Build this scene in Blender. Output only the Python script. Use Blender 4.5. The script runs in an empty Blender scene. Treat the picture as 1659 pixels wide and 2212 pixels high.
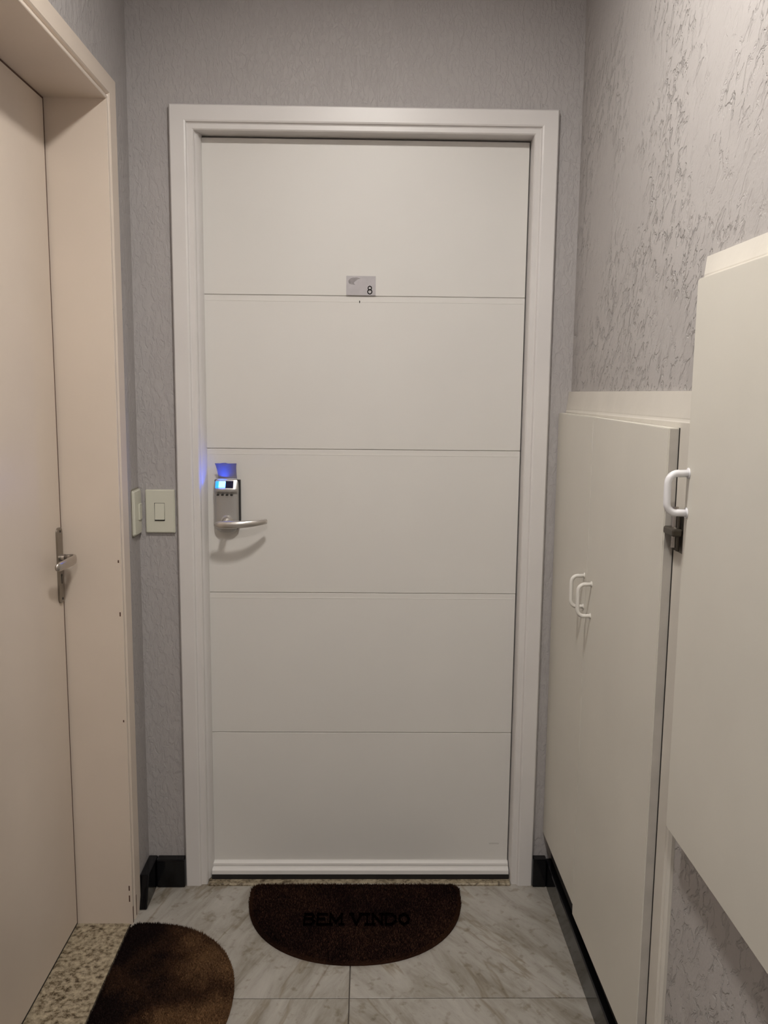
import bpy, bmesh, math, random
from mathutils import Vector, Matrix

scene = bpy.context.scene
C = scene.collection
random.seed(7)

# ---------------------------------------------------------------- camera
F_PX, IMG_W, IMG_H = 1853.83, 1659.0, 2212.0
cam_d = bpy.data.cameras.new('camera')
cam_d.sensor_fit = 'VERTICAL'
cam_d.sensor_height = 36.0
cam_d.lens = 36.0 * F_PX / IMG_H
cam_d.clip_start = 0.02
cam = bpy.data.objects.new('camera', cam_d)
C.objects.link(cam)
YAW, PITCH, ROLL = 0.018378, 0.138090, 0.010245
fw = Vector((math.sin(YAW) * math.cos(PITCH), math.cos(YAW) * math.cos(PITCH), -math.sin(PITCH)))
rt = Vector((math.cos(YAW), -math.sin(YAW), 0))
up = rt.cross(fw)
rt2 = rt * math.cos(ROLL) + up * math.sin(ROLL)
up2 = -rt * math.sin(ROLL) + up * math.cos(ROLL)
m = Matrix((rt2, up2, -fw)).transposed().to_4x4()
m.translation = Vector((0.0173, -2.3623, 1.4328))
cam.matrix_world = m
scene.camera = cam

# ---------------------------------------------------------------- world, exposure
w = bpy.data.worlds.new('world')
scene.world = w
w.use_nodes = True
w.node_tree.nodes['Background'].inputs[0].default_value = (0.9, 0.95, 1.0, 1)
w.node_tree.nodes['Background'].inputs[1].default_value = 0.0
scene.view_settings.view_transform = 'Standard'
scene.view_settings.look = 'None'
scene.view_settings.gamma = 1.0
scene.view_settings.use_curve_mapping = False
scene.view_settings.exposure = 0.0
LAMP_R = 0.085
LAMP_STRENGTH = 304.0
LAMP_COL = (1.0, 0.955, 0.90)
LAMP_SPOTS = ((0.02, -1.12), (0.02, -2.95))      # hallway lamp, then an equal fill lamp added behind the camera

# ---------------------------------------------------------------- materials
def mat(name, col, rough=0.5, metal=0.0, spec=0.5, bump=None, var=None, coat=0.0):
    """bump = (scale, strength, distance); var = (scale, amount)"""
    mt = bpy.data.materials.new(name)
    mt.use_nodes = True
    nt = mt.node_tree
    b = nt.nodes['Principled BSDF']
    b.inputs['Base Color'].default_value = (*col, 1)
    b.inputs['Roughness'].default_value = rough
    b.inputs['Metallic'].default_value = metal
    b.inputs['Specular IOR Level'].default_value = spec
    b.inputs['Coat Weight'].default_value = coat
    tc = nt.nodes.new('ShaderNodeTexCoord')
    if var:
        n = nt.nodes.new('ShaderNodeTexNoise')
        n.inputs['Scale'].default_value = var[0]
        n.inputs['Detail'].default_value = 6
        nt.links.new(tc.outputs['Object'], n.inputs['Vector'])
        r = nt.nodes.new('ShaderNodeValToRGB')
        a = var[1]
        r.color_ramp.elements[0].position = 0.3
        r.color_ramp.elements[1].position = 0.7
        r.color_ramp.elements[0].color = (*[c * (1 - a) for c in col], 1)
        r.color_ramp.elements[1].color = (*[min(1, c * (1 + a)) for c in col], 1)
        nt.links.new(n.outputs['Fac'], r.inputs['Fac'])
        nt.links.new(r.outputs['Color'], b.inputs['Base Color'])
    if bump:
        n = nt.nodes.new('ShaderNodeTexNoise')
        n.inputs['Scale'].default_value = bump[0]
        n.inputs['Detail'].default_value = 4
        nt.links.new(tc.outputs['Object'], n.inputs['Vector'])
        bp = nt.nodes.new('ShaderNodeBump')
        bp.inputs['Strength'].default_value = bump[1]
        bp.inputs['Distance'].default_value = bump[2]
        nt.links.new(n.outputs['Fac'], bp.inputs['Height'])
        nt.links.new(bp.outputs['Normal'], b.inputs['Normal'])
    return mt

def emit(name, col, strength):
    mt = bpy.data.materials.new(name)
    mt.use_nodes = True
    nt = mt.node_tree
    b = nt.nodes['Principled BSDF']
    b.inputs['Base Color'].default_value = (*[c * 0.3 for c in col], 1)
    b.inputs['Emission Color'].default_value = (*col, 1)
    b.inputs['Emission Strength'].default_value = strength
    return mt

def stucco(name, col, rot, stretch, depth, thr=(0.44, 0.56), patch=True, scale=26.0):
    """hand-trowelled textured paint: flat plateaus broken by drawn-out pits and ridges"""
    mt = bpy.data.materials.new(name)
    mt.use_nodes = True
    nt = mt.node_tree
    L = nt.links.new
    b = nt.nodes['Principled BSDF']
    b.inputs['Roughness'].default_value = 0.62
    b.inputs['Specular IOR Level'].default_value = 0.35
    tc = nt.nodes.new('ShaderNodeTexCoord')
    mp = nt.nodes.new('ShaderNodeMapping')
    mp.vector_type = 'TEXTURE'
    mp.inputs['Rotation'].default_value = rot
    mp.inputs['Scale'].default_value = stretch
    L(tc.outputs['Object'], mp.inputs['Vector'])
    n1 = nt.nodes.new('ShaderNodeTexNoise')
    n1.inputs['Scale'].default_value = scale
    n1.inputs['Detail'].default_value = 5
    n1.inputs['Roughness'].default_value = 0.62
    n1.inputs['Distortion'].default_value = 0.6
    L(mp.outputs['Vector'], n1.inputs['Vector'])
    r = nt.nodes.new('ShaderNodeValToRGB')
    r.color_ramp.elements[0].position = thr[0]
    r.color_ramp.elements[1].position = thr[1]
    L(n1.outputs['Fac'], r.inputs['Fac'])
    n2 = nt.nodes.new('ShaderNodeTexNoise')
    n2.inputs['Scale'].default_value = 5.0
    n2.inputs['Detail'].default_value = 2
    L(tc.outputs['Object'], n2.inputs['Vector'])
    r2 = nt.nodes.new('ShaderNodeValToRGB')
    r2.color_ramp.elements[0].position = 0.40
    r2.color_ramp.elements[1].position = 0.58
    r2.color_ramp.elements[0].color = (0.18, 0.18, 0.18, 1)
    L(n2.outputs['Fac'], r2.inputs['Fac'])
    mul = nt.nodes.new('ShaderNodeMath'); mul.operation = 'MULTIPLY'
    L(r.outputs['Color'], mul.inputs[0])
    if patch:
        L(r2.outputs['Color'], mul.inputs[1])
    else:
        mul.inputs[1].default_value = 1.0
    n3 = nt.nodes.new('ShaderNodeTexNoise')
    n3.inputs['Scale'].default_value = 160.0
    n3.inputs['Detail'].default_value = 3
    L(tc.outputs['Object'], n3.inputs['Vector'])
    ad = nt.nodes.new('ShaderNodeMath'); ad.operation = 'MULTIPLY_ADD'
    ad.inputs[1].default_value = 0.30
    L(n3.outputs['Fac'], ad.inputs[0])
    L(mul.outputs[0], ad.inputs[2])
    bp = nt.nodes.new('ShaderNodeBump')
    bp.inputs['Strength'].default_value = 1.0
    bp.inputs['Distance'].default_value = depth
    L(ad.outputs[0], bp.inputs['Height'])
    L(bp.outputs['Normal'], b.inputs['Normal'])
    rc = nt.nodes.new('ShaderNodeValToRGB')
    rc.color_ramp.elements[0].color = (*[c * 0.94 for c in col], 1)
    rc.color_ramp.elements[1].color = (*[c * 1.04 for c in col], 1)
    L(n2.outputs['Fac'], rc.inputs['Fac'])
    L(rc.outputs['Color'], b.inputs['Base Color'])
    return mt

WALLC = (0.415, 0.391, 0.385)
M_wall_back = stucco('paint_stucco_back', WALLC, (0, 0, 0), (0.7, 1, 1.6), 0.0008, patch=False, scale=62)
M_wall_left = stucco('paint_stucco_left', WALLC, (0, 0, 0), (1, 0.75, 1.4), 0.0012, patch=False, scale=55)
M_wall_right = stucco('paint_stucco_right', (0.435, 0.410, 0.398), (math.radians(122), 0, 0), (1, 1.7, 0.85), 0.0023, thr=(0.40, 0.48), scale=44)
M_ceiling = mat('ceiling_white', (0.72, 0.71, 0.69), 0.8)
M_rearwall = mat('corridor_paint', (0.45, 0.43, 0.41), 0.8)
M_white = mat('white_door_paint', (0.665, 0.645, 0.615), 0.42, bump=(90, 0.12, 0.001), var=(3, 0.02))
M_frame = mat('white_frame_enamel', (0.66, 0.635, 0.62), 0.36, bump=(60, 0.10, 0.001), var=(5, 0.03))
M_pink = mat('pinkish_beige_enamel', (0.665, 0.575, 0.49), 0.38, bump=(70, 0.10, 0.001), var=(4, 0.03))
M_cab = mat('cream_cabinet_paint', (0.65, 0.622, 0.555), 0.45, bump=(50, 0.15, 0.001), var=(4, 0.035))
M_curb = mat('cream_plaster_paint', (0.62, 0.585, 0.525), 0.5, bump=(30, 0.30, 0.002), var=(7, 0.05))
M_handlew = mat('white_plastic_handle', (0.74, 0.73, 0.75), 0.3)
M_handlec = mat('cream_painted_handle', (0.66, 0.635, 0.59), 0.35)
M_edge = mat('grey_door_edge', (0.47, 0.44, 0.40), 0.6, var=(25, 0.08))
M_switch = mat('ivory_switch_plastic', (0.60, 0.59, 0.50), 0.35)
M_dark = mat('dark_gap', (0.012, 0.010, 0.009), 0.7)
M_rubber_gap = mat('black_rubber_and_gap_shade', (0.012, 0.010, 0.010), 0.6)  # also blackens the shaded gap below the beige door leaf
M_granite_black = mat('polished_black_granite', (0.003, 0.003, 0.004), 0.10, spec=0.32)
M_silver = mat('satin_silver_metal', (0.50, 0.49, 0.48), 0.42, metal=0.85)
M_silver_l = mat('brushed_lever_metal', (0.62, 0.59, 0.56), 0.28, metal=0.9)
M_chrome = mat('worn_chrome', (0.50, 0.46, 0.42), 0.25, metal=0.9)
M_plate_old = mat('dull_chrome_plate', (0.30, 0.265, 0.225), 0.36, metal=0.85)
M_alu = mat('painted_aluminium', (0.64, 0.62, 0.60), 0.42)
M_oldmetal = mat('tarnished_brass', (0.10, 0.088, 0.07), 0.45, metal=0.8)
M_plate = mat('brushed_plate', (0.44, 0.415, 0.43), 0.4, metal=0.1, var=(60, 0.05))
M_swoosh = mat('grey_print', (0.24, 0.22, 0.225), 0.5, var=(120, 0.25))
M_print = mat('black_print', (0.006, 0.004, 0.004), 0.8, spec=0.1)
M_matprint = mat('faded_black_print', (0.0015, 0.0008, 0.0008), 1.0, spec=0.0)
M_screen = emit('blue_backlit_screen', (0.006, 0.10, 1.0), 120.0)
M_screen2 = emit('blue_lit_key_glow', (0.01, 0.18, 1.0), 3.0)
M_lcd = mat('dark_blue_glass', (0.003, 0.003, 0.03), 0.15)
M_chip_gap = mat('worn_wood_chip_and_gap_shade', (0.10, 0.05, 0.035), 0.8)  # also colours the shaded gap round the beige door leaf
M_dirt = mat('dirt_mark', (0.10, 0.075, 0.06), 0.8)
M_lampbody = mat('lamp_white_enamel', (0.8, 0.8, 0.8), 0.4)
M_lamp = emit('lamp_diffuser', LAMP_COL, LAMP_STRENGTH)

def tile_material(angle, name):
    mt = bpy.data.materials.new(name)
    mt.use_nodes = True
    nt = mt.node_tree; L = nt.links.new
    b = nt.nodes['Principled BSDF']
    b.inputs['Roughness'].default_value = 0.30
    tc = nt.nodes.new('ShaderNodeTexCoord')
    oi = nt.nodes.new('ShaderNodeObjectInfo')
    off = nt.nodes.new('ShaderNodeVectorMath'); off.operation = 'SCALE'
    off.inputs[0].default_value = (3.1, 5.7, 1.3)
    L(oi.outputs['Random'], off.inputs['Scale'])
    add = nt.nodes.new('ShaderNodeVectorMath'); add.operation = 'ADD'
    L(tc.outputs['Object'], add.inputs[0]); L(off.outputs[0], add.inputs[1])
    mp = nt.nodes.new('ShaderNodeMapping')
    mp.vector_type = 'TEXTURE'
    mp.inputs['Rotation'].default_value = (0, 0, math.radians(angle))
    mp.inputs['Scale'].default_value = (1.0, 0.26, 1.0)
    L(add.outputs[0], mp.inputs['Vector'])
    n = nt.nodes.new('ShaderNodeTexNoise')
    n.inputs['Scale'].default_value = 3.6; n.inputs['Detail'].default_value = 11
    n.inputs['Roughness'].default_value = 0.68; n.inputs['Distortion'].default_value = 0.45
    L(mp.outputs[0], n.inputs['Vector'])
    r = nt.nodes.new('ShaderNodeValToRGB')
    e = r.color_ramp.elements
    e[0].position = 0.28; e[0].color = (0.145, 0.122, 0.095, 1)
    e[1].position = 0.72; e[1].color = (0.43, 0.405, 0.365, 1)
    k = r.color_ramp.elements.new(0.43); k.color = (0.265, 0.240, 0.203, 1)
    k = r.color_ramp.elements.new(0.52); k.color = (0.335, 0.312, 0.278, 1)
    L(n.outputs['Fac'], r.inputs['Fac'])
    # thin darker veins
    n2 = nt.nodes.new('ShaderNodeTexNoise')
    n2.inputs['Scale'].default_value = 1.8; n2.inputs['Detail'].default_value = 5
    n2.inputs['Distortion'].default_value = 0.5
    L(mp.outputs[0], n2.inputs['Vector'])
    r2 = nt.nodes.new('ShaderNodeValToRGB')
    q = r2.color_ramp.elements
    q[0].position = 0.455; q[0].color = (1, 1, 1, 1)
    q[1].position = 0.50; q[1].color = (1, 1, 1, 1)
    k = r2.color_ramp.elements.new(0.478); k.color = (0.70, 0.65, 0.57, 1)
    L(n2.outputs['Fac'], r2.inputs['Fac'])
    mx = nt.nodes.new('ShaderNodeMix'); mx.data_type = 'RGBA'; mx.blend_type = 'MULTIPLY'
    mx.inputs[0].default_value = 1.0
    L(r.outputs['Color'], mx.inputs[6]); L(r2.outputs['Color'], mx.inputs[7])
    # sparse small pits and specks
    n3 = nt.nodes.new('ShaderNodeTexNoise')
    n3.inputs['Scale'].default_value = 42; n3.inputs['Detail'].default_value = 3
    L(add.outputs[0], n3.inputs['Vector'])
    r3 = nt.nodes.new('ShaderNodeValToRGB')
    r3.color_ramp.elements[0].position = 0.30; r3.color_ramp.elements[0].color = (0.72, 0.69, 0.63, 1)
    r3.color_ramp.elements[1].position = 0.42; r3.color_ramp.elements[1].color = (1, 1, 1, 1)
    L(n3.outputs['Fac'], r3.inputs['Fac'])
    m3 = nt.nodes.new('ShaderNodeMix'); m3.data_type = 'RGBA'; m3.blend_type = 'MULTIPLY'
    m3.inputs[0].default_value = 1.0
    L(mx.outputs[2], m3.inputs[6]); L(r3.outputs['Color'], m3.inputs[7])
    L(m3.outputs[2], b.inputs['Base Color'])
    return mt
M_tile = tile_material(-57, 'veined_porcelain')
M_tile_b = tile_material(-112, 'veined_porcelain_turned')
M_grout = mat('dark_grout', (0.10, 0.085, 0.07), 0.9)

def granite_material():
    mt = bpy.data.materials.new('speckled_brown_granite')
    mt.use_nodes = True
    nt = mt.node_tree; L = nt.links.new
    b = nt.nodes['Principled BSDF']
    b.inputs['Roughness'].default_value = 0.28
    tc = nt.nodes.new('ShaderNodeTexCoord')
    n = nt.nodes.new('ShaderNodeTexNoise')
    n.inputs['Scale'].default_value = 75; n.inputs['Detail'].default_value = 5
    n.inputs['Roughness'].default_value = 0.7
    L(tc.outputs['Object'], n.inputs['Vector'])
    r = nt.nodes.new('ShaderNodeValToRGB')
    e = r.color_ramp.elements
    e[0].position = 0.33; e[0].color = (0.035, 0.022, 0.012, 1)
    e[1].position = 0.66; e[1].color = (0.44, 0.37, 0.26, 1)
    k = r.color_ramp.elements.new(0.42); k.color = (0.15, 0.115, 0.07, 1)
    k = r.color_ramp.elements.new(0.50); k.color = (0.28, 0.235, 0.165, 1)
    L(n.outputs['Fac'], r.inputs['Fac'])
    L(r.outputs['Color'], b.inputs['Base Color'])
    return mt
M_granite = granite_material()

def coir_material(name, cols, scale=6.0, stain=None):
    """stain = (x0, x1): grimy dark zone along one side of the mat"""
    mt = bpy.data.materials.new(name)
    mt.use_nodes = True
    nt = mt.node_tree; L = nt.links.new
    b = nt.nodes['Principled BSDF']
    b.inputs['Roughness'].default_value = 0.9
    b.inputs['Specular IOR Level'].default_value = 0.12
    tc = nt.nodes.new('ShaderNodeTexCoord')
    n = nt.nodes.new('ShaderNodeTexNoise')
    n.inputs['Scale'].default_value = scale; n.inputs['Detail'].default_value = 4
    L(tc.outputs['Object'], n.inputs['Vector'])
    n2 = nt.nodes.new('ShaderNodeTexNoise')
    n2.inputs['Scale'].default_value = 240; n2.inputs['Detail'].default_value = 2
    L(tc.outputs['Object'], n2.inputs['Vector'])
    mul = nt.nodes.new('ShaderNodeMath'); mul.operation = 'MULTIPLY_ADD'
    mul.inputs[1].default_value = 0.35
    L(n2.outputs['Fac'], mul.inputs[0])
    sub = nt.nodes.new('ShaderNodeMath'); sub.operation = 'SUBTRACT'
    L(n.outputs['Fac'], sub.inputs[0]); sub.inputs[1].default_value = 0.175
    L(sub.outputs[0], mul.inputs[2])
    fac = mul.outputs[0]
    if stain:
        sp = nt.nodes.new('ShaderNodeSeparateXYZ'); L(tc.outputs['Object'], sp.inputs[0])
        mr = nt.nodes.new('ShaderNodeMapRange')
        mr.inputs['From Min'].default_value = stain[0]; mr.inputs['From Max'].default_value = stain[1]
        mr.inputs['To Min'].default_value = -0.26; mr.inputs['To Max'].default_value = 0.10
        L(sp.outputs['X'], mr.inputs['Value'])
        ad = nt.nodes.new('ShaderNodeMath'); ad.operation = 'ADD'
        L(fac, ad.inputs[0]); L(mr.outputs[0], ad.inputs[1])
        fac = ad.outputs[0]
    r = nt.nodes.new('ShaderNodeValToRGB')
    e = r.color_ramp.elements
    e[0].position = 0.32; e[0].color = (*cols[0], 1)
    e[1].position = 0.68; e[1].color = (*cols[2], 1)
    k = e.new(0.5); k.color = (*cols[1], 1)
    L(fac, r.inputs['Fac'])
    L(r.outputs['Color'], b.inputs['Base Color'])
    return mt
M_coir_dark = coir_material('dark_red_brown_coir', [(0.0045, 0.0012, 0.0015), (0.0095, 0.0030, 0.0027), (0.0165, 0.0060, 0.0042)])
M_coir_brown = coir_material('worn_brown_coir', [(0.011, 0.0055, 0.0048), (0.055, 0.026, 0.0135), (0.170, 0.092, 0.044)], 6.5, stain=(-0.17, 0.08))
M_coir_rim = coir_material('rim_brown_coir', [(0.016, 0.006, 0.004), (0.034, 0.014, 0.008), (0.05, 0.022, 0.011)])

# ---------------------------------------------------------------- helpers
WLOC = {}
def box(bm, x0, x1, y0, y1, z0, z1):
    vs = [bm.verts.new(p) for p in ((x0, y0, z0), (x1, y0, z0), (x1, y1, z0), (x0, y1, z0),
                                    (x0, y0, z1), (x1, y0, z1), (x1, y1, z1), (x0, y1, z1))]
    for f in ((0, 3, 2, 1), (4, 5, 6, 7), (0, 1, 5, 4), (1, 2, 6, 5), (2, 3, 7, 6), (3, 0, 4, 7)):
        bm.faces.new([vs[i] for i in f])
    return bm

def new():
    return bmesh.new()

def bxm(*a, bevel=0.0, seg=2):
    bm = box(new(), *a)
    if bevel:
        bmesh.ops.bevel(bm, geom=bm.edges[:], offset=bevel, segments=seg, affect='EDGES', profile=0.5)
    return bm

def obj(name, bm, m, parent=None, loc=None, smooth=False, label=None, cat=None, kind=None, group=None):
    """vertices come in world coordinates and are stored relative to the object's origin"""
    base = Vector(loc) if loc is not None else (WLOC[parent.name] if parent else Vector((0, 0, 0)))
    bmesh.ops.recalc_face_normals(bm, faces=bm.faces[:])
    for v in bm.verts:
        v.co -= base
    me = bpy.data.meshes.new(name)
    bm.to_mesh(me); bm.free()
    if smooth:
        for p in me.polygons:
            p.use_smooth = True
    me.materials.append(m)
    o = bpy.data.objects.new(name, me)
    C.objects.link(o)
    if parent:
        o.parent = parent
        o.location = base - WLOC[parent.name]
    else:
        o.location = base
    WLOC[o.name] = base
    tag(o, label, cat, kind, group)
    return o

def tag(o, label=None, cat=None, kind=None, group=None):
    if label: o['label'] = label
    if cat: o['category'] = cat
    if kind: o['kind'] = kind
    if group: o['group'] = group
    return o

def empty(name, loc, label=None, cat=None, kind=None, group=None):
    o = bpy.data.objects.new(name, None)
    o.empty_display_size = 0.05
    C.objects.link(o)
    o.location = loc
    WLOC[o.name] = Vector(loc)
    return tag(o, label, cat, kind, group)

def struct(name, bm, m, label, cat, **k):
    return obj(name, bm, m, label=label, cat=cat, kind='structure', **k)

def tube(bm, pts, rad, seg=12, flat=(1.0, 1.0), cap=True, upv=(0, 0, 1)):
    """swept tube; rad is a number or list; flat = (side, up) scale of the section"""
    pts = [Vector(p) for p in pts]
    n = len(pts)
    rads = rad if isinstance(rad, (list, tuple)) else [rad] * n
    rings = []
    for i, p in enumerate(pts):
        d = (pts[min(i + 1, n - 1)] - pts[max(i - 1, 0)]).normalized()
        u = Vector(upv)
        if abs(d.dot(u)) > 0.95:
            u = Vector((0, 1, 0)) if abs(d.y) < 0.9 else Vector((1, 0, 0))
        s = d.cross(u).normalized()
        t = s.cross(d).normalized()
        ring = []
        for k in range(seg):
            a = 2 * math.pi * k / seg
            ring.append(bm.verts.new(p + s * math.cos(a) * rads[i] * flat[0] + t * math.sin(a) * rads[i] * flat[1]))
        rings.append(ring)
    for i in range(n - 1):
        for k in range(seg):
            bm.faces.new((rings[i][k], rings[i][(k + 1) % seg], rings[i + 1][(k + 1) % seg], rings[i + 1][k]))
    if cap:
        bm.faces.new(rings[0][::-1]); bm.faces.new(rings[-1])
    return bm

def prism(bm, poly, fn, d0, d1):
    """poly in 2D; fn(u, v, d) -> 3D; solid between depth d0 and d1"""
    a = [bm.verts.new(fn(u, v, d0)) for u, v in poly]
    b = [bm.verts.new(fn(u, v, d1)) for u, v in poly]
    n = len(poly)
    bm.faces.new(a[::-1]); bm.faces.new(b)
    for i in range(n):
        bm.faces.new((a[i], a[(i + 1) % n], b[(i + 1) % n], b[i]))
    return bm

def rrect(u0, u1, v0, v1, r, seg=5):
    pts = []
    for cx, cy, a0 in ((u1 - r, v0 + r, -90), (u1 - r, v1 - r, 0), (u0 + r, v1 - r, 90), (u0 + r, v0 + r, 180)):
        for k in range(seg + 1):
            a = math.radians(a0 + 90 * k / seg)
            pts.append((cx + r * math.cos(a), cy + r * math.sin(a)))
    return pts

def u_frame(bm, profile, a0, a1, top, fn, bottom=0.0, head=1.0):
    """mitred three-sided frame. profile = closed list of (outward, depth)"""
    path = [lambda u: (a0 - u, bottom), lambda u: (a0 - u, top + u * head), lambda u: (a1 + u, top + u * head), lambda u: (a1 + u, bottom)]
    rings = []
    for p in path:
        rings.append([bm.verts.new(fn(*p(u), d)) for u, d in profile])
    n = len(profile)
    for i in range(3):
        for k in range(n):
            bm.faces.new((rings[i][k], rings[i][(k + 1) % n], rings[i + 1][(k + 1) % n], rings[i + 1][k]))
    bm.faces.new(rings[0][::-1]); bm.faces.new(rings[3])
    return bm

FY = lambda u, v, d: (u, d, v)        # plane facing -y (u = x, v = z, depth = y)
FX = lambda u, v, d: (d, u, v)        # plane facing x (u = y, v = z, depth = x)
FZ = lambda u, v, d: (u, v, d)        # lying flat

# ================================================================= STRUCTURE
XL, XR = -0.617, 0.570
ROOM_Y, ROOM_Z = -3.6, 2.62
LEAF_Y = 0.035

# floor slab with the tiles as its pieces
floor = struct('floor', bxm(-0.95, 0.95, ROOM_Y - 0.15, 0.40, -0.10, -0.0055), M_grout,
               'floor of large veined light stone tiles in front of the white door', 'floor')
gx, gy, ts, gap = -0.0195, -0.4915, 0.60, 0.0013
ys = [0.0] + [gy - ts * k for k in range(6)]
for i in range(len(ys) - 1):
    y1, y0 = ys[i], max(ys[i + 1], ROOM_Y)
    if y1 - y0 < 0.02: continue
    for (x0, x1) in ((XL, gx), (gx, XR)):
        obj('tile', bxm(x0 + gap, x1 - gap, y0 + gap, y1 - gap, -0.0055, 0.0, bevel=0.0008, seg=1), M_tile_b if x0 < -0.1 else M_tile, floor)

# back wall with the opening of the white door
bm = new()
box(bm, XL - 0.15, -0.475, 0.0, 0.15, 0, ROOM_Z)
box(bm, 0.475, XR + 0.15, 0.0, 0.15, 0, ROOM_Z)
box(bm, -0.475, 0.475, 0.0, 0.15, 2.135, ROOM_Z)
struct('wall_back', bm, M_wall_back, 'grey textured wall around the white entrance door', 'wall')
# left wall with the opening of the beige door
bm = new()
JY0, JY1, JT = -0.203, -1.023, 2.117           # clear opening of left door
box(bm, XL - 0.15, XL, JY0 + 0.03, 0.0, 0, ROOM_Z)
box(bm, XL - 0.15, XL, ROOM_Y, JY1 - 0.03, 0, ROOM_Z)
box(bm, XL - 0.15, XL, JY1 - 0.03, JY0 + 0.03, JT + 0.03, ROOM_Z)
struct('wall_left', bm, M_wall_left, 'grey textured wall beside the beige door on the left', 'wall')
struct('wall_right', bxm(XR, XR + 0.15, ROOM_Y, 0.0, 0, ROOM_Z), M_wall_right,
       'roughly textured grey wall above the cream cupboards on the right', 'wall')
struct('wall_rear', bxm(XL - 0.15, XR + 0.15, ROOM_Y - 0.12, ROOM_Y, 0, ROOM_Z), M_rearwall,
       'plain painted wall closing the corridor behind the viewer', 'wall')
struct('ceiling', bxm(XL - 0.15, XR + 0.15, ROOM_Y, 0.15, ROOM_Z, ROOM_Z + 0.1), M_ceiling,
       'plain white ceiling of the small hallway', 'ceiling')

# polished black baseboards
BH = 0.086
struct('baseboard_back', bxm(-0.590, -0.507, -0.030, 0.0, 0, BH, bevel=0.004), M_granite_black,
       'short black stone baseboard left of the white door frame', 'baseboard')
struct('baseboard_back', bxm(0.507, 0.547, -0.028, 0.0, 0, BH, bevel=0.003), M_granite_black,
       'small black stone baseboard right of the white door frame', 'baseboard')
bm = bxm(XL, -0.590, -0.140, 0.0, 0, BH, bevel=0.004)
for v in bm.verts:                                  # rough, knocked-back upper end
    if v.co.z > 0.05 and v.co.y < -0.05:
        v.co.y += 0.03
struct('baseboard_left', bm, M_granite_black, 'black stone baseboard between corner and beige door casing', 'baseboard')
struct('baseboard_right', bxm(0.547, XR, ROOM_Y, 0.0, 0, 0.076, bevel=0.003), M_granite_black,
       'long black stone baseboard running under the low cream cupboard', 'baseboard')

# white door frame (mitred moulding)
prof = [(0.0615, 0.0), (0.0615, -0.0155), (0.058, -0.020), (0.0225, -0.020), (0.0185, -0.0185), (0.0165, -0.0135),
        (0.0140, -0.0120), (0.0030, -0.0120), (0.0, -0.0095), (-0.0015, -0.004), (-0.0015, 0.150), (0.0250, 0.150), (0.0250, 0.0)]
bm = u_frame(new(), prof, -0.4455, 0.4455, 2.1045, FY)
fr = struct('trim_1', bm, M_frame, 'white moulded frame around the grooved white door', 'door frame')
# rounded stop bead on the lock side and rebate stops behind the leaf
bm = new()
tube(bm, [(-0.4500, 0.036, 0.010), (-0.4500, 0.036, 2.1035)], 0.0175, seg=28, flat=(1.0, 2.2), upv=(0, 1, 0))
obj('stop_bead', bm, M_frame, fr, smooth=False)
obj('rebate_stop', bxm(-0.4440, -0.4250, 0.0785, 0.110, 0.012, 2.1055), M_frame, fr)
obj('rebate_stop', bxm(0.4270, 0.4465, 0.0785, 0.110, 0.012, 2.1055), M_frame, fr)
obj('rebate_stop', bxm(-0.4440, 0.4465, 0.0785, 0.110, 2.080, 2.1055), M_frame, fr)

# granite sill of the white door
struct('trim_3', bxm(-0.4440, 0.4440, -0.021, 0.15, -0.005, 0.0065, bevel=0.002, seg=1), M_granite,
       'speckled brown granite sill under the white door', 'door sill')
# unseen closing wall added behind the leaf so no light leaks under the door
struct('wall_leak_block', bxm(-0.62, 0.62, 0.40, 0.44, 0, 2.3), M_rearwall, 'unseen wall added behind the white door to block light', 'wall')

# left door frame: casing + lining
prof = [(0.0, -0.017), (0.0, 0.0050), (0.002, 0.0062), (0.009, 0.0062), (0.011, 0.0040), (0.0125, -0.0005), (0.020, -0.0005), (0.0225, 0.0040),
        (0.026, 0.0068), (0.076, 0.0068), (0.080, 0.0045), (0.080, -0.0005), (0.03, -0.0005), (0.03, -0.017)]
FL = lambda u, v, d: (XL + d, -u, v)              # u = -y
bm = u_frame(new(), prof, -JY0, -JY1, JT, FL, head=0.8)
tr2 = struct('trim_2', bm, M_pink, 'pinkish beige casing and lining of the left door', 'door frame')
lin = [(0.0, -0.017), (0.03, -0.017), (0.03, -0.185), (-0.014, -0.185), (-0.014, -0.1745), (0.0, -0.1745)]
obj('jamb_lining', u_frame(new(), lin, -JY0, -JY1, JT, FL), M_pink, tr2)
# paint chips along the casing corner
for (zz, h) in ((1.000, 0.007), (0.862, 0.011), (0.575, 0.006), (0.105, 0.014), (0.075, 0.018)):
    obj('paint_chip', bxm(XL - 0.0030, XL + 0.0002, JY0 - 0.0005, JY0 + 0.0010, zz - h / 2, zz + h / 2), M_chip_gap, tr2)
obj('paint_chip', bxm(XL + 0.0058, XL + 0.0067, -0.2015, -0.1960, 0.003, 0.050, bevel=0.0002, seg=1), M_chip_gap, tr2)
obj('paint_chip', bxm(XL + 0.0064, XL + 0.0072, -0.172, -0.167, 0.006, 0.065, bevel=0.0002, seg=1), M_chip_gap, tr2)
# granite threshold
struct('trim_4', bxm(-0.83, XL - 0.002, JY1, JY0, -0.004, 0.0035, bevel=0.001, seg=1), M_granite,
       'speckled brown granite threshold in the left doorway', 'door sill')
struct('wall_hidden', bxm(-1.0, -0.96, -1.3, 0.1, 0, 2.4), M_rearwall, 'wall hidden behind the beige door', 'wall')

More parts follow.
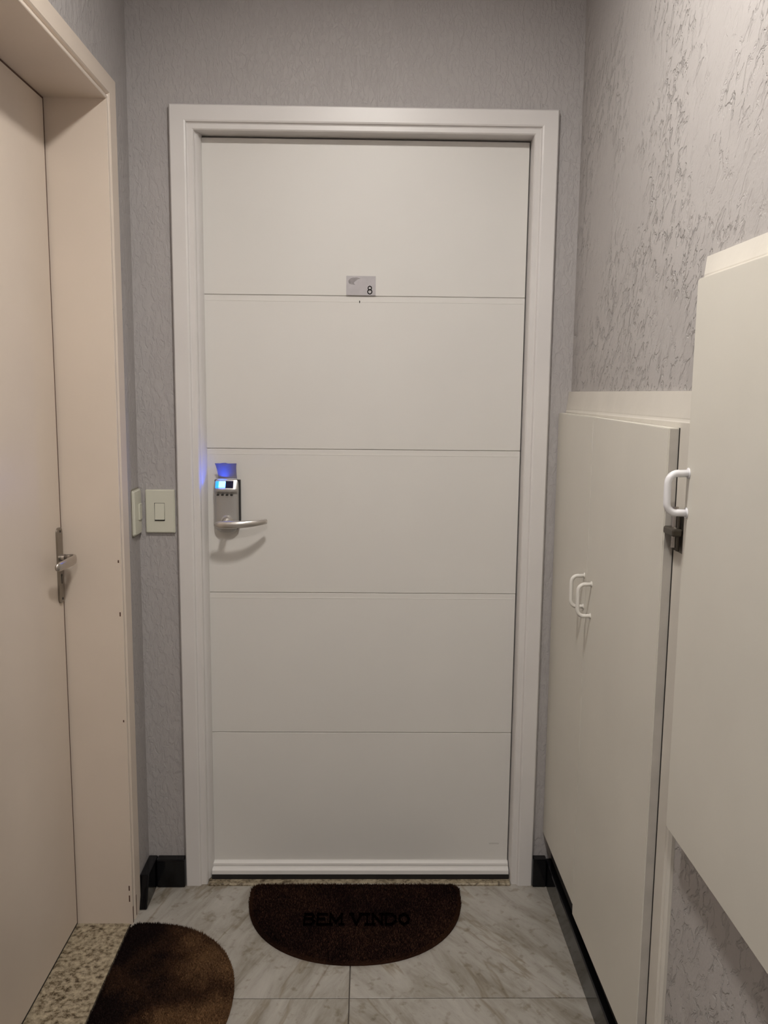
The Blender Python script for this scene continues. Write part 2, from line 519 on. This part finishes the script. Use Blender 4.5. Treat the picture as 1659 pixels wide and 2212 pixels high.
# ================================================================= WHITE ENTRANCE DOOR
d1 = empty('door_1', (0, LEAF_Y, 0.016), 'white entrance door with horizontal grooves and an electronic lock', 'door', 'structure')
LX0, LX1, LZ0, LZ1 = -0.4335, 0.4405, 0.018, 2.0985
obj('leaf_core', bxm(LX0, LX1, LEAF_Y + 0.0035, LEAF_Y + 0.042, LZ0, LZ1), M_white, d1)
gz = [1.6925, 1.2745, 0.8650, 0.4480]
edges = [LZ0] + sorted(gz) + [LZ1]
for i in range(5):
    z0 = edges[i] + (0.0005 if i else 0.0)
    z1 = edges[i + 1] - (0.0005 if i < 4 else 0.0)
    bm = box(new(), LX0, LX1, LEAF_Y, LEAF_Y + 0.0037, z0, z1)
    ed = [e for e in bm.edges if all(abs(v.co.y - LEAF_Y) < 1e-6 for v in e.verts) and abs(e.verts[0].co.z - e.verts[1].co.z) < 1e-6]
    bmesh.ops.bevel(bm, geom=ed, offset=0.0014, segments=2, affect='EDGES')
    obj('panel', bm, M_white, d1)
    if i and i < 4:     # shallow second line below the groove
        obj('groove_line', bxm(LX0 + 0.004, LX1 - 0.004, LEAF_Y - 0.0005, LEAF_Y + 0.002, z1 - 0.0155, z1 - 0.0135, bevel=0.0004, seg=1), M_white, d1)
# bottom sweep
bm = new()
sw = [(0.0, 0.0505), (-0.006, 0.0500), (-0.0125, 0.0455), (-0.0135, 0.0405), (-0.0125, 0.0370), (-0.0200, 0.0350), (-0.0265, 0.0310), (-0.0285, 0.0205), (0.0, 0.0205)]
a = [bm.verts.new((LX0 - 0.002, LEAF_Y + d, z)) for d, z in sw]
b = [bm.verts.new((LX1 + 0.001, LEAF_Y + d, z)) for d, z in sw]
for i in range(len(sw)):
    bm.faces.new((a[i], a[(i + 1) % len(sw)], b[(i + 1) % len(sw)], b[i]))
bm.faces.new(a); bm.faces.new(b[::-1])
swp = obj('bottom_sweep', bm, M_alu, d1, label='pale metal draught strip along the door foot')
obj('rubber_lip', bxm(LX0 - 0.002, LX1 + 0.001, LEAF_Y - 0.0315, LEAF_Y + 0.040, 0.0068, 0.0204), M_rubber_gap, swp, label='black rubber lip')
bm = new(); tube(bm, [(0.0, LEAF_Y - 0.0120, 0.0430), (0.0, LEAF_Y - 0.0150, 0.0430)], 0.003, 10)
obj('screw', bm, M_alu, swp)
obj('scuff_mark', bxm(0.385, 0.415, LEAF_Y - 0.0002, LEAF_Y + 0.001, 0.100, 0.1050), mat('grey_scuff', (0.56, 0.54, 0.51), 0.6), d1)
# number plate
pl = obj('number_plate', prism(new(), rrect(-0.0475, 0.0325, 1.6945, 1.7455, 0.001, 2), FY, LEAF_Y - 0.005, LEAF_Y), M_plate, d1,
         label='small brushed grey number plate reading 8')
sx, sz = -0.0475, 1.7455
sw1 = [(0.006, -0.017), (0.006, -0.012), (0.010, -0.0075), (0.018, -0.0045), (0.029, -0.0045), (0.039, -0.0070),
       (0.032, -0.0085), (0.026, -0.0130), (0.021, -0.0170), (0.021, -0.0205), (0.0245, -0.0235), (0.014, -0.0225), (0.008, -0.0205)]
sw1 = [(sx + u, sz + v) for u, v in sw1]
obj('logo', prism(new(), sw1, FY, LEAF_Y - 0.0053, LEAF_Y - 0.0049), M_swoosh, pl, label='dark grey swoosh emblem')
def ring8(bm, cx, cz, rx, rz, t, n=20):
    o, i_ = [], []
    for k in range(n):
        a = 2 * math.pi * k / n
        o.append((cx + rx * math.cos(a), cz + rz * math.sin(a))); i_.append((cx + (rx - t) * math.cos(a), cz + (rz - t) * math.sin(a)))
    y0, y1 = LEAF_Y - 0.0055, LEAF_Y - 0.0049
    O = [bm.verts.new((u, y0, v)) for u, v in o]; I = [bm.verts.new((u, y0, v)) for u, v in i_]
    O2 = [bm.verts.new((u, y1, v)) for u, v in o]; I2 = [bm.verts.new((u, y1, v)) for u, v in i_]
    for k in range(n):
        j = (k + 1) % n
        bm.faces.new((O[k], O[j], I[j], I[k])); bm.faces.new((O[k], O2[k], O2[j], O[j])); bm.faces.new((I[k], I[j], I2[j], I2[k]))
bm = new()
ring8(bm, 0.0165, 1.7139, 0.0060, 0.0062, 0.0026)
ring8(bm, 0.0165, 1.7040, 0.0072, 0.0071, 0.0028)
obj('digit', bm, M_print, pl, label='black digit 8')
bm = new(); tube(bm, [(-0.011, LEAF_Y + 0.001, 1.6775), (-0.011, LEAF_Y - 0.0006, 1.6775)], 0.0022, 10, flat=(0.65, 1.7))
obj('nail_hole', bm, M_dark, d1, label='tiny dark hole below the number plate')

# --- electronic lock
lk = empty('electronic_lock', (-0.376, LEAF_Y, 1.04)); lk.parent = d1
WLOC[lk.name] = Vector((-0.376, LEAF_Y, 1.04)); lk.location = WLOC[lk.name] - WLOC['door_1']
lk['label'] = 'silver electronic door lock with blue-lit screen and lever'
LCX = -0.3775
def lock_half(z):      # half width over height
    z0 = 1.040
    if z < z0 + 0.036:
        t = max(0.0, (z - z0) / 0.036)
        return 0.0345 * (0.38 + 0.62 * math.sqrt(1 - (1 - t) ** 2))
    return 0.0345
def lock_front(z):     # front depth over height (y)
    t = min(1.0, max(0.0, (z - 1.040) / 0.02))
    y = LEAF_Y - 0.012 - 0.014 * math.sqrt(1 - (1 - t) ** 2)
    if z > 1.150:      # bulge that carries the keys, then the slope of the screen
        y -= 0.006 * min(1, (z - 1.150) / 0.008)
    if z > 1.164:
        y += (z - 1.164) / 0.024 * 0.014
    return y
zl = [1.040, 1.0425, 1.047, 1.053, 1.060, 1.068, 1.076, 1.10, 1.125, 1.1495, 1.152, 1.158, 1.164, 1.170, 1.180, 1.188]
rings = []
bm = new()
N = 18
for z in zl:
    hw, yf = lock_half(z), lock_front(z)
    ring = []
    for k in range(N + 1):
        a = math.pi * k / N
        cx = math.copysign(abs(math.cos(a)) ** 0.45, math.cos(a)); sy = math.sin(a) ** 0.45
        ring.append(bm.verts.new((LCX + hw * cx, LEAF_Y - 0.003 + (yf - LEAF_Y + 0.003) * sy, z)))
    rings.append(ring)
for i in range(len(zl) - 1):
    for k in range(N):
        bm.faces.new((rings[i][k], rings[i][k + 1], rings[i + 1][k + 1], rings[i + 1][k]))
    bm.faces.new((rings[i][N], rings[i][0], rings[i + 1][0], rings[i + 1][N]))
bm.faces.new(rings[0]); bm.faces.new(rings[-1][::-1])
obj('lock_body', bm, M_silver, lk, smooth=False)
bpo = []
for z in zl: bpo.append((LCX + lock_half(z) + (0.0026 if z > 1.052 else -0.002), z if z > 1.043 else 1.043))
for z in reversed(zl): bpo.append((LCX - lock_half(z) + 0.002, z if z > 1.043 else 1.043))
obj('gasket', prism(new(), bpo, FY, LEAF_Y - 0.016, LEAF_Y), M_rubber_gap, lk, label='black gasket plate')
# sloped screen: lit field + dark field
def on_slope(u0, u1, z0, z1, lift, th, bmx):
    def p(u, z, l): return (u, lock_front(z) - l, z + l * 0.5)
    vs = [p(u0, z0, lift), p(u1, z0, lift), p(u1, z1, lift), p(u0, z1, lift), p(u0, z0, lift - th), p(u1, z0, lift - th), p(u1, z1, lift - th), p(u0, z1, lift - th)]
    vs = [bmx.verts.new(v) for v in vs]
    for f in ((0, 1, 2, 3), (4, 7, 6, 5), (0, 4, 5, 1), (1, 5, 6, 2), (2, 6, 7, 3), (3, 7, 4, 0)):
        bmx.faces.new([vs[i] for i in f])
    return bmx
obj('screen', on_slope(-0.3975, -0.3800, 1.1695, 1.1835, 0.0012, 0.003, new()), M_screen, lk, label='bright blue lit screen')
obj('screen_glow', on_slope(-0.4065, -0.3978, 1.1675, 1.1845, 0.0010, 0.003, new()), M_screen2, lk, label='blue glowing window edge')
obj('display_glass', on_slope(-0.3790, -0.3575, 1.1670, 1.1855, 0.0010, 0.003, new()), M_lcd, lk, label='dark display glass')
for k in range(4):
    u = -0.4000 + k * 0.0125
    bm = new(); tube(bm, [(u, lock_front(1.150) + 0.001, 1.1475), (u, lock_front(1.150) - 0.0035, 1.1475)], 0.0040, 10, flat=(1.0, 0.55))
    obj('key_button', bm, M_dark, lk, label='small dark button')
# open flap above the screen
bm = new()
nu, nv = 8, 6
def flap_pt(s, t, th):
    zz = 1.1900 + 0.0455 * t
    half = 0.0255 + 0.0012 * t + 0.0032 * t ** 4
    cx = LCX + 0.0022 - 0.0022 * t
    x = cx + half * (2 * s - 1)
    y = LEAF_Y - 0.013 - 0.019 * t ** 1.4 + 0.004 * (2 * s - 1) ** 2 + th
    if t > 0.99: zz += 0.0025 * max(0, 1 - abs(2 * s - 1 + 0.1) * 3)
    return (x, y, zz)
A = [[bm.verts.new(flap_pt(s / nu, t / nv, 0)) for s in range(nu + 1)] for t in range(nv + 1)]
B = [[bm.verts.new(flap_pt(s / nu, t / nv, 0.0022)) for s in range(nu + 1)] for t in range(nv + 1)]
for t in range(nv):
    for s in range(nu):
        bm.faces.new((A[t][s], A[t][s + 1], A[t + 1][s + 1], A[t + 1][s]))
        bm.faces.new((B[t][s], B[t + 1][s], B[t + 1][s + 1], B[t][s + 1]))
for s in range(nu):
    bm.faces.new((A[0][s], B[0][s], B[0][s + 1], A[0][s + 1])); bm.faces.new((A[nv][s], A[nv][s + 1], B[nv][s + 1], B[nv][s]))
for t in range(nv):
    bm.faces.new((A[t][0], A[t + 1][0], B[t + 1][0], B[t][0])); bm.faces.new((A[t][nu], B[t][nu], B[t + 1][nu], A[t + 1][nu]))
obj('flap', bm, mat('grey_lavender_plastic', (0.20, 0.19, 0.27), 0.45), lk, label='open cover flap lit blue from below')
bm = new(); tube(bm, [(LCX - 0.026, LEAF_Y - 0.0145, 1.190), (LCX + 0.029, LEAF_Y - 0.0145, 1.190)], 0.0028, 10)
obj('hinge_rod', bm, M_silver, lk)
# rose and lever
bm = new(); tube(bm, [(-0.3765, LEAF_Y - 0.022, 1.0745), (-0.3765, LEAF_Y - 0.029, 1.0745), (-0.3765, LEAF_Y - 0.033, 1.0745)], [0.0165, 0.0165, 0.0125], 28)
obj('rose', bm, M_silver_l, lk)
bm = new(); tube(bm, [(-0.3765, LEAF_Y - 0.030, 1.0735), (-0.3765, LEAF_Y - 0.066, 1.0715)], [0.0095, 0.0088], 18)
obj('lever_neck', bm, M_silver_l, lk)
lp = [(-0.4035, 0.0680), (-0.399, 0.0700), (-0.388, 0.0725), (-0.364, 0.0740), (-0.338, 0.0730), (-0.318, 0.0695), (-0.300, 0.0640), (-0.286, 0.0570), (-0.274, 0.0490), (-0.2655, 0.0420), (-0.2640, 0.0405)]
lr = [0.0040, 0.0080, 0.0104, 0.0106, 0.0104, 0.0101, 0.0097, 0.0091, 0.0084, 0.0074, 0.0050]
bm = new(); tube(bm, [(x, LEAF_Y - p, 1.0705 + 0.006 * ((x + 0.399) / 0.13) ** 2) for x, p in lp], lr, 18, flat=(0.68, 1.0))
obj('lever', bm, M_silver_l, lk, smooth=True, label='curved satin metal lever')

# ================================================================= BEIGE LEFT DOOR
DX = -0.7585
d2 = empty('door_2', (DX, JY0, 0.0), 'pinkish beige flush door recessed in the left wall', 'door', 'structure')
obj('leaf', bxm(DX - 0.036, DX, JY1 + 0.003, JY0 - 0.0075, 0.0100, JT - 0.005, bevel=0.001, seg=1), M_pink, d2)
obj('bottom_gap_shade_strip', bxm(DX - 0.030, DX - 0.001, JY1 + 0.003, JY0 - 0.0035, 0.0036, 0.0099), M_rubber_gap, d2)  # black strip stands in for the shaded gap below the leaf
obj('gap_shade_strip', u_frame(new(), [(-0.0074, -0.1425), (-0.0003, -0.1425), (-0.0003, -0.170), (-0.0074, -0.170)], -JY0, -JY1, JT, FL, bottom=0.0045, head=0.6), M_chip_gap, d2, label='dark strip painting the shaded gap around the door leaf')  # dark strip fills the joint, its shade put into the colour
pcy = -0.2280
pp = rrect(pcy - 0.0195, pcy + 0.0155, 0.899, 1.0905, 0.013, 6)
hp = obj('handle_plate', prism(new(), pp, FX, DX, DX + 0.0045), M_plate_old, d2, label='long rounded chrome handle plate')
for zz in (1.081, 0.909):
    bm = new(); tube(bm, [(DX + 0.004, pcy, zz), (DX + 0.0055, pcy, zz)], 0.0032, 10)
    obj('screw', bm, M_dark, hp)
bm = bxm(DX + 0.0042, DX + 0.0052, pcy - 0.003, pcy + 0.0005, 0.948, 0.967); tube(bm, [(DX + 0.004, pcy - 0.001, 0.969), (DX + 0.0052, pcy - 0.001, 0.969)], 0.004, 10)
obj('keyhole', bm, M_dark, hp)
bm = new(); tube(bm, [(DX + 0.0045, pcy, 1.0135), (DX + 0.014, pcy, 1.0135)], 0.0095, 18)
obj('lever_collar', bm, M_chrome, hp)
# flat bent lever: goes out from the plate, turns and returns along the door
bm = new()
lv = [(DX + 0.010, pcy, 1.0135), (DX + 0.024, pcy, 1.0135), (DX + 0.034, pcy - 0.002, 1.0135), (DX + 0.041, pcy - 0.008, 1.013), (DX + 0.0435, pcy - 0.018, 1.0125),
      (DX + 0.0430, pcy - 0.035, 1.012), (DX + 0.0400, pcy - 0.065, 1.0115), (DX + 0.0360, pcy - 0.100, 1.011), (DX + 0.034, pcy - 0.116, 1.011)]
tube(bm, lv, [0.0075, 0.0078, 0.0088, 0.0098, 0.0104, 0.0108, 0.0106, 0.0100, 0.006], 16, flat=(0.55, 1.15))
obj('lever', bm, M_chrome, hp, smooth=True, label='bent chrome lever')

# ================================================================= SWITCHES
def switch(loc, label, on_left=False):
    s = empty('light_switch', loc, label, 'light switch', None, None)
    return s
s1 = switch((-0.5565, 0.0, 1.0425), 'ivory light switch with rectangular plate beside the white door frame')
bm = prism(new(), rrect(-0.5965, -0.5165, 1.0425, 1.1625, 0.003, 3), FY, -0.009, 0.0)
ed = [e for e in bm.edges if all(abs(v.co.y + 0.009) < 1e-6 for v in e.verts)]
bmesh.ops.bevel(bm, geom=ed, offset=0.0025, segments=3, affect='EDGES')
obj('plate', bm, M_switch, s1)
obj('rocker_recess', bxm(-0.5720, -0.5440, -0.0094, -0.006, 1.0765, 1.1260), M_dark, s1)
bm = bxm(-0.5706, -0.5446, -0.0125, -0.006, 1.0800, 1.1250, bevel=0.0008, seg=1)
for v in bm.verts:
    if v.co.y < -0.01:
        v.co.y = -0.0100 - 0.0035 * (1.125 - v.co.z) / 0.045
obj('rocker', bm, M_switch, s1)
s2 = switch((XL, -0.040, 1.042), 'old ivory light switch with paint-smeared edge by the beige door casing')
bm = prism(new(), rrect(-0.076, -0.004, 1.042, 1.166, 0.006, 4), FX, XL, XL + 0.009)
ed = [e for e in bm.edges if all(abs(v.co.x - XL - 0.009) < 1e-6 for v in e.verts)]
bmesh.ops.bevel(bm, geom=ed, offset=0.004, segments=3, affect='EDGES')
obj('plate', bm, M_switch, s2)
bm = bxm(XL + 0.006, XL + 0.0125, -0.038, -0.014, 1.082, 1.126, bevel=0.001, seg=1)
obj('rocker', bm, M_switch, s2)
obj('grime_edge', prism(new(), rrect(-0.0795, -0.0015, 1.0385, 1.1695, 0.008, 4), FX, XL, XL + 0.002), mat('grimy_paint', (0.22, 0.20, 0.16), 0.8), s2)

# ================================================================= CUPBOARDS ON THE RIGHT
XS = 0.5555       # face of the plaster surround
XD = 0.5370       # face of the doors
def bow_handle(y, z0, z1, parent, proj=0.031, r=0.0047, face=XD, m=None):
    bm = new()
    pts = [(face + 0.001, y, z1), (face - proj * 0.45, y, z1 - 0.0005)]
    n = 6
    R = 0.016
    for k in range(n + 1):
        a = math.radians(90 * k / n)
        pts.append((face - proj + R - R * math.sin(a), y, z1 - R + R * math.cos(a)))
    for k in range(n + 1):
        a = math.radians(90 * k / n)
        pts.append((face - proj + R - R * math.cos(a), y, z0 + R - R * math.sin(a)))
    pts += [(face - proj * 0.45, y, z0 + 0.0005), (face + 0.001, y, z0)]
    tube(bm, pts, r, 12, flat=(1.0, 1.0), upv=(0, 1, 0))
    tube(bm, [(face, y, z0), (face - 0.0015, y, z0)], r * 1.5, 12)
    tube(bm, [(face, y, z1), (face - 0.0015, y, z1)], r * 1.5, 12)
    return obj('handle', bm, m or M_handlew, parent, smooth=True, label='cream painted bow handle' if m else 'white bow handle')

# low double-door cupboard
c1 = empty('meter_cupboard', (XR, -0.45, 0.12), 'low cream double-door wall cupboard next to the white door', 'cupboard', None)
def surround(bm, y0, y1, z0, z1, oy0, oy1, oz0, oz1, xf, ch=0.012):
    """plaster frame: outer rectangle y0..y1, z0..z1 on the wall, chamfered to face xf; solid block"""
    base = [(y0, z0), (y1, z0), (y1, z1), (y0, z1)]
    topf = [(y0 + oy0, z0 + oz0), (y1 - oy1, z0 + oz0), (y1 - oy1, z1 - oz1), (y0 + oy0, z1 - oz1)]
    w_ = [bm.verts.new((XR - 0.0002, u, v)) for u, v in base]
    a = [bm.verts.new((XR - 0.0060, u, v)) for u, v in base]
    b_ = [bm.verts.new((xf, u, v)) for u, v in topf]
    bm.faces.new(w_); bm.faces.new(b_[::-1])
    for i in range(4):
        bm.faces.new((w_[i], a[i], a[(i + 1) % 4], w_[(i + 1) % 4]))
        bm.faces.new((a[i], b_[i], b_[(i + 1) % 4], a[(i + 1) % 4]))
    e = [e for e in bm.edges if all(abs(v.co.x - xf) < 1e-6 for v in e.verts)]
    bmesh.ops.bevel(bm, geom=e, offset=0.004, segments=3, affect='EDGES')
    return bm
obj('surround', surround(new(), -0.934, -0.0005, 0.1405, 1.441, 0.006, 0.002, 0.002, 0.050, XS), M_curb, c1,
    label='cream painted plaster surround with worn top edge')
GY = -0.8790
obj('toe_shade_strip', bxm(0.5640, XR - 0.0002, -0.925, -0.004, 0.0775, 0.1400), M_dark, c1, label='black strip painting the shade under the doors')  # black strip on the wall stands in for a shaded hollow
seam = -0.372
# far leaf / near leaf as polygons with slightly uneven feet and heads
far = [(seam + 0.0004, 0.1640), (-0.0030, 0.1590), (-0.0030, 1.3830), (seam + 0.0004, 1.3820)]
near = [(GY, 0.1580), (seam - 0.0004, 0.1400), (seam - 0.0004, 1.3815), (-0.52, 1.3800), (GY, 1.3770)]
def leaf(poly, parent, x0=XD, x1=XS - 0.0010):
    bm = prism(new(), poly, FX, x0, x1)
    e = [e for e in bm.edges if all(abs(v.co.x - x0) < 1e-6 for v in e.verts)]
    bmesh.ops.bevel(bm, geom=e, offset=0.0016, segments=2, affect='EDGES')
    return obj('door', bm, M_cab, parent)
obj('jamb_post', bxm(XS + 0.0002, XR - 0.0002, -0.928, GY - 0.003, 0.0765, 0.1420), M_curb, c1)
df = leaf(far, c1)
dn = leaf(near, c1)
bow_handle(-0.352, 0.927, 1.003, df, m=M_handlec)
bow_handle(-0.420, 0.921, 0.997, dn, m=M_handlec)
obj('edge_band', bxm(XD + 0.0020, XS - 0.0012, GY - 0.0006, GY + 0.001, 0.159, 1.3755), M_edge, dn, label='greyish door edge')  # edge coloured greyer than the door face
obj('shadow_gap', bxm(XS - 0.0009, XS + 0.002, GY - 0.0030, GY + 0.003, 0.1425, 1.3775), M_dark, c1, label='dark gap along the door edge')

# high single-door cupboard
c2 = empty('meter_cupboard', (XR, -1.37, 0.69), 'tall cream wall cupboard mounted higher, at the right edge', 'cupboard', None)
NT, NB, NY0, NY1 = 1.6165, 0.6935, -0.972, -1.772
obj('surround', surround(new(), -1.815, -0.9345, 0.735, 1.657, 0.014, 0.014, 0.006, 0.034, XS), M_curb, c2,
    label='cream painted plaster surround with rounded corner')
poly = rrect(NY1, NY0, NB, NT, 0.004, 2)
dh = leaf(poly, c2)
bow_handle(-0.9815, 1.243, 1.308, dh, proj=0.033, r=0.0060)
# latch on the jamb strip below the handle
lt = new(); box(lt, XS - 0.0022, XS - 0.0002, -0.930, -0.884, 1.165, 1.232)
la = obj('latch', lt, M_oldmetal, c1, label='tarnished metal slide latch below the handle')
bm = new(); tube(bm, [(XS - 0.0075, -0.902, 1.172), (XS - 0.0075, -0.902, 1.243)], 0.0050, 12)
obj('latch_bolt', bm, M_chrome, la)
bm = bxm(XS - 0.020, XS - 0.002, -0.928, -0.880, 1.194, 1.207, bevel=0.003)
obj('latch_clasp', bm, M_oldmetal, la)
bm = new(); tube(bm, [(XS - 0.0065, -0.918, 1.168), (XS - 0.0065, -0.918, 1.228)], 0.0030, 10)
obj('latch_pin', bm, M_oldmetal, la)

# ================================================================= DOORMATS
def mat_outline(wd, dp, r=0.03, n=44):
    """flat side on v = 0, belly towards -v; u from -wd/2 to wd/2"""
    pts = []
    hw = wd / 2
    side = 0.045
    for k in range(6):
        a = math.radians(90 - 90 * k / 5)
        pts.append((hw - r + r * math.cos(a), -r + r * math.sin(a)))
    for k in range(n + 1):
        a = math.pi * k / n
        e = 0.92
        cu = math.copysign(abs(math.cos(a)) ** e, math.cos(a)); sv = math.sin(a) ** e
        pts.append((hw * cu, -side - (dp - side) * sv))
    for k in range(6):
        a = math.radians(180 - 90 * k / 5)
        pts.append((-hw + r + r * math.cos(a), -r + r * math.sin(a)))
    return pts
def inside(p, poly):
    x, y = p; c = False; n = len(poly); j = n - 1
    for i in range(n):
        xi, yi = poly[i]; xj, yj = poly[j]
        if (yi > y) != (yj > y) and x < (xj - xi) * (y - yi) / (yj - yi) + xi: c = not c
        j = i
    return c
def shrink(poly, f):
    cx = sum(p[0] for p in poly) / len(poly); cy = sum(p[1] for p in poly) / len(poly)
    return [(cx + (x - cx) * f, cy + (y - cy) * f) for x, y in poly]

def doormat(wd, dp, place, mbase, mrim, loc, label, count, seed):
    rnd = random.Random(seed)
    t = empty('doormat', loc, label, 'doormat', None, None)
    ol = mat_outline(wd, dp)
    W = lambda u, v, d: (*place(u, v), d)
    obj('backing', prism(new(), ol, W, 0.0004, 0.0065), mrim, t)
    inner = shrink(ol, 0.965)
    def fibres(n, want_rim):
        verts, faces = [], []
        while len(faces) < n:
            u = rnd.uniform(-wd / 2, wd / 2); v = rnd.uniform(-dp, 0)
            if not inside((u, v), ol): continue
            rim = not inside((u, v), inner)
            if rim != want_rim: continue
            a = rnd.uniform(0, 2 * math.pi); wdt = rnd.uniform(0.0006, 0.0012); h = rnd.uniform(0.0045, 0.0085)
            lx, ly = rnd.uniform(-0.004, 0.004), rnd.uniform(-0.004, 0.004)
            x, y = place(u, v)
            dx, dy = math.cos(a) * wdt, math.sin(a) * wdt
            i = len(verts)
            verts += [(x - dx, y - dy, 0.006), (x + dx, y + dy, 0.006), (x + lx, y + ly, 0.006 + h)]
            faces.append((i, i + 1, i + 2))
        return verts, faces
    for want, nm, mm, n in ((False, 'pile', mbase, count), (True, 'rim_pile', mrim, count // 7)):
        vs, fs = fibres(n, want)
        me = bpy.data.meshes.new(nm)
        L0 = WLOC[t.name]
        me.from_pydata([(x - L0.x, y - L0.y, z - L0.z) for x, y, z in vs], [], fs)
        me.materials.append(mm)
        o = bpy.data.objects.new(nm, me); C.objects.link(o); o.parent = t
        o['kind'] = 'stuff'
    return t
m1 = doormat(0.602, 0.352, lambda u, v: (-0.0115 + u, -0.0240 + v), M_coir_dark, M_coir_rim, (-0.0115, -0.19, 0.0),
             'dark reddish brown half-round doormat with faded BEM VINDO in front of white door', 42000, 3)
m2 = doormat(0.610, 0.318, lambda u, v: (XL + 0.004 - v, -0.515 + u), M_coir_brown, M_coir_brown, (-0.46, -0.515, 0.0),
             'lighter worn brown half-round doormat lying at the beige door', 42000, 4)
# faded serif lettering BEM VINDO, raised flocked print
LET = {
 'B': [((0, 0), (0, 1)), ((0, 1), (.5, 1)), ((.5, 1), (.62, .78)), ((.62, .78), (.5, .54)), ((0, .54), (.5, .54)), ((.5, .54), (.7, .28)), ((.7, .28), (.5, 0)), ((0, 0), (.5, 0))],
 'E': [((0, 0), (0, 1)), ((0, 1), (.62, 1)), ((0, .52), (.48, .52)), ((0, 0), (.66, 0))],
 'M': [((.05, 0), (.05, 1)), ((.05, 1), (.45, .2)), ((.45, .2), (.85, 1)), ((.85, 1), (.85, 0)), ((-.08, 0), (.18, 0)), ((.7, 0), (1, 0))],
 'V': [((.0, 1), (.36, 0)), ((.36, 0), (.72, 1)), ((-.12, 1), (.14, 1)), ((.58, 1), (.86, 1))],
 'I': [((.15, 0), (.15, 1)), ((0, 1), (.3, 1)), ((0, 0), (.3, 0))],
 'N': [((.05, 0), (.05, 1)), ((.05, 1), (.7, 0)), ((.7, 0), (.7, 1)), ((-.08, 0), (.18, 0)), ((.57, 1), (.83, 1))],
 'D': [((0, 0), (0, 1)), ((0, 1), (.4, 1)), ((.4, 1), (.68, .72)), ((.68, .72), (.68, .28)), ((.68, .28), (.4, 0)), ((.4, 0), (0, 0))],
 'O': [((.36, 1), (.1, .8)), ((.1, .8), (.02, .5)), ((.02, .5), (.1, .2)), ((.1, .2), (.36, 0)), ((.36, 0), (.62, .2)), ((.62, .2), (.7, .5)), ((.7, .5), (.62, .8)), ((.62, .8), (.36, 1))]}
adv = {'B': .92, 'E': .86, 'M': 1.22, 'V': .98, 'I': .50, 'N': .98, 'D': .92, 'O': .8, ' ': .30}
text = 'BEM VINDO'
tot = sum(adv[ch] for ch in text)
TX0, TX1, TYB, TYT = -0.148, 0.140, -0.220, -0.174
sc = (TX1 - TX0) / tot
cur = TX0
for ch in text:
    if ch != ' ':
        bm = new()
        for (a, b_) in LET[ch]:
            p = Vector((cur + a[0] * sc, TYB + a[1] * (TYT - TYB))); q = Vector((cur + b_[0] * sc, TYB + b_[1] * (TYT - TYB)))
            d = (q - p).normalized(); s = Vector((-d.y, d.x)) * 0.0026
            p -= d * 0.0025; q += d * 0.0025
            quad = [p - s, q - s, q + s, p + s]
            prism(bm, [(v.x, v.y) for v in quad], FZ, 0.006, 0.0132)
        obj('letter', bm, M_matprint, m1, label='dark printed letter ' + ch)
    cur += adv[ch] * sc

# ================================================================= CEILING LAMP (above the frame) AND ADDED FILL LAMP
for (lx, ly), lab in zip(LAMP_SPOTS, ('small round flush ceiling lamp nearest the white door', 'added fill lamp on the ceiling behind the viewer')):
    lamp = empty('ceiling_and_fill_lamp', (lx, ly, ROOM_Z), lab, 'lamp', None)
    bm = new()
    rr = [(LAMP_R + 0.03, ROOM_Z), (LAMP_R + 0.03, ROOM_Z - 0.012), (LAMP_R + 0.012, ROOM_Z - 0.022), (LAMP_R + 0.001, ROOM_Z - 0.022), (LAMP_R + 0.001, ROOM_Z)]
    n = 40
    R_ = [[bm.verts.new((lx + r * math.cos(2 * math.pi * k / n), ly + r * math.sin(2 * math.pi * k / n), z)) for k in range(n)] for r, z in rr]
    for i in range(len(rr)):
        for k in range(n):
            j = (i + 1) % len(rr)
            bm.faces.new((R_[i][k], R_[i][(k + 1) % n], R_[j][(k + 1) % n], R_[j][k]))
    obj('bezel', bm, M_lampbody, lamp)
    bm = new(); tube(bm, [(lx, ly, ROOM_Z - 0.011), (lx, ly, ROOM_Z - 0.002)], LAMP_R, 32)
    obj('diffuser', bm, M_lamp, lamp)
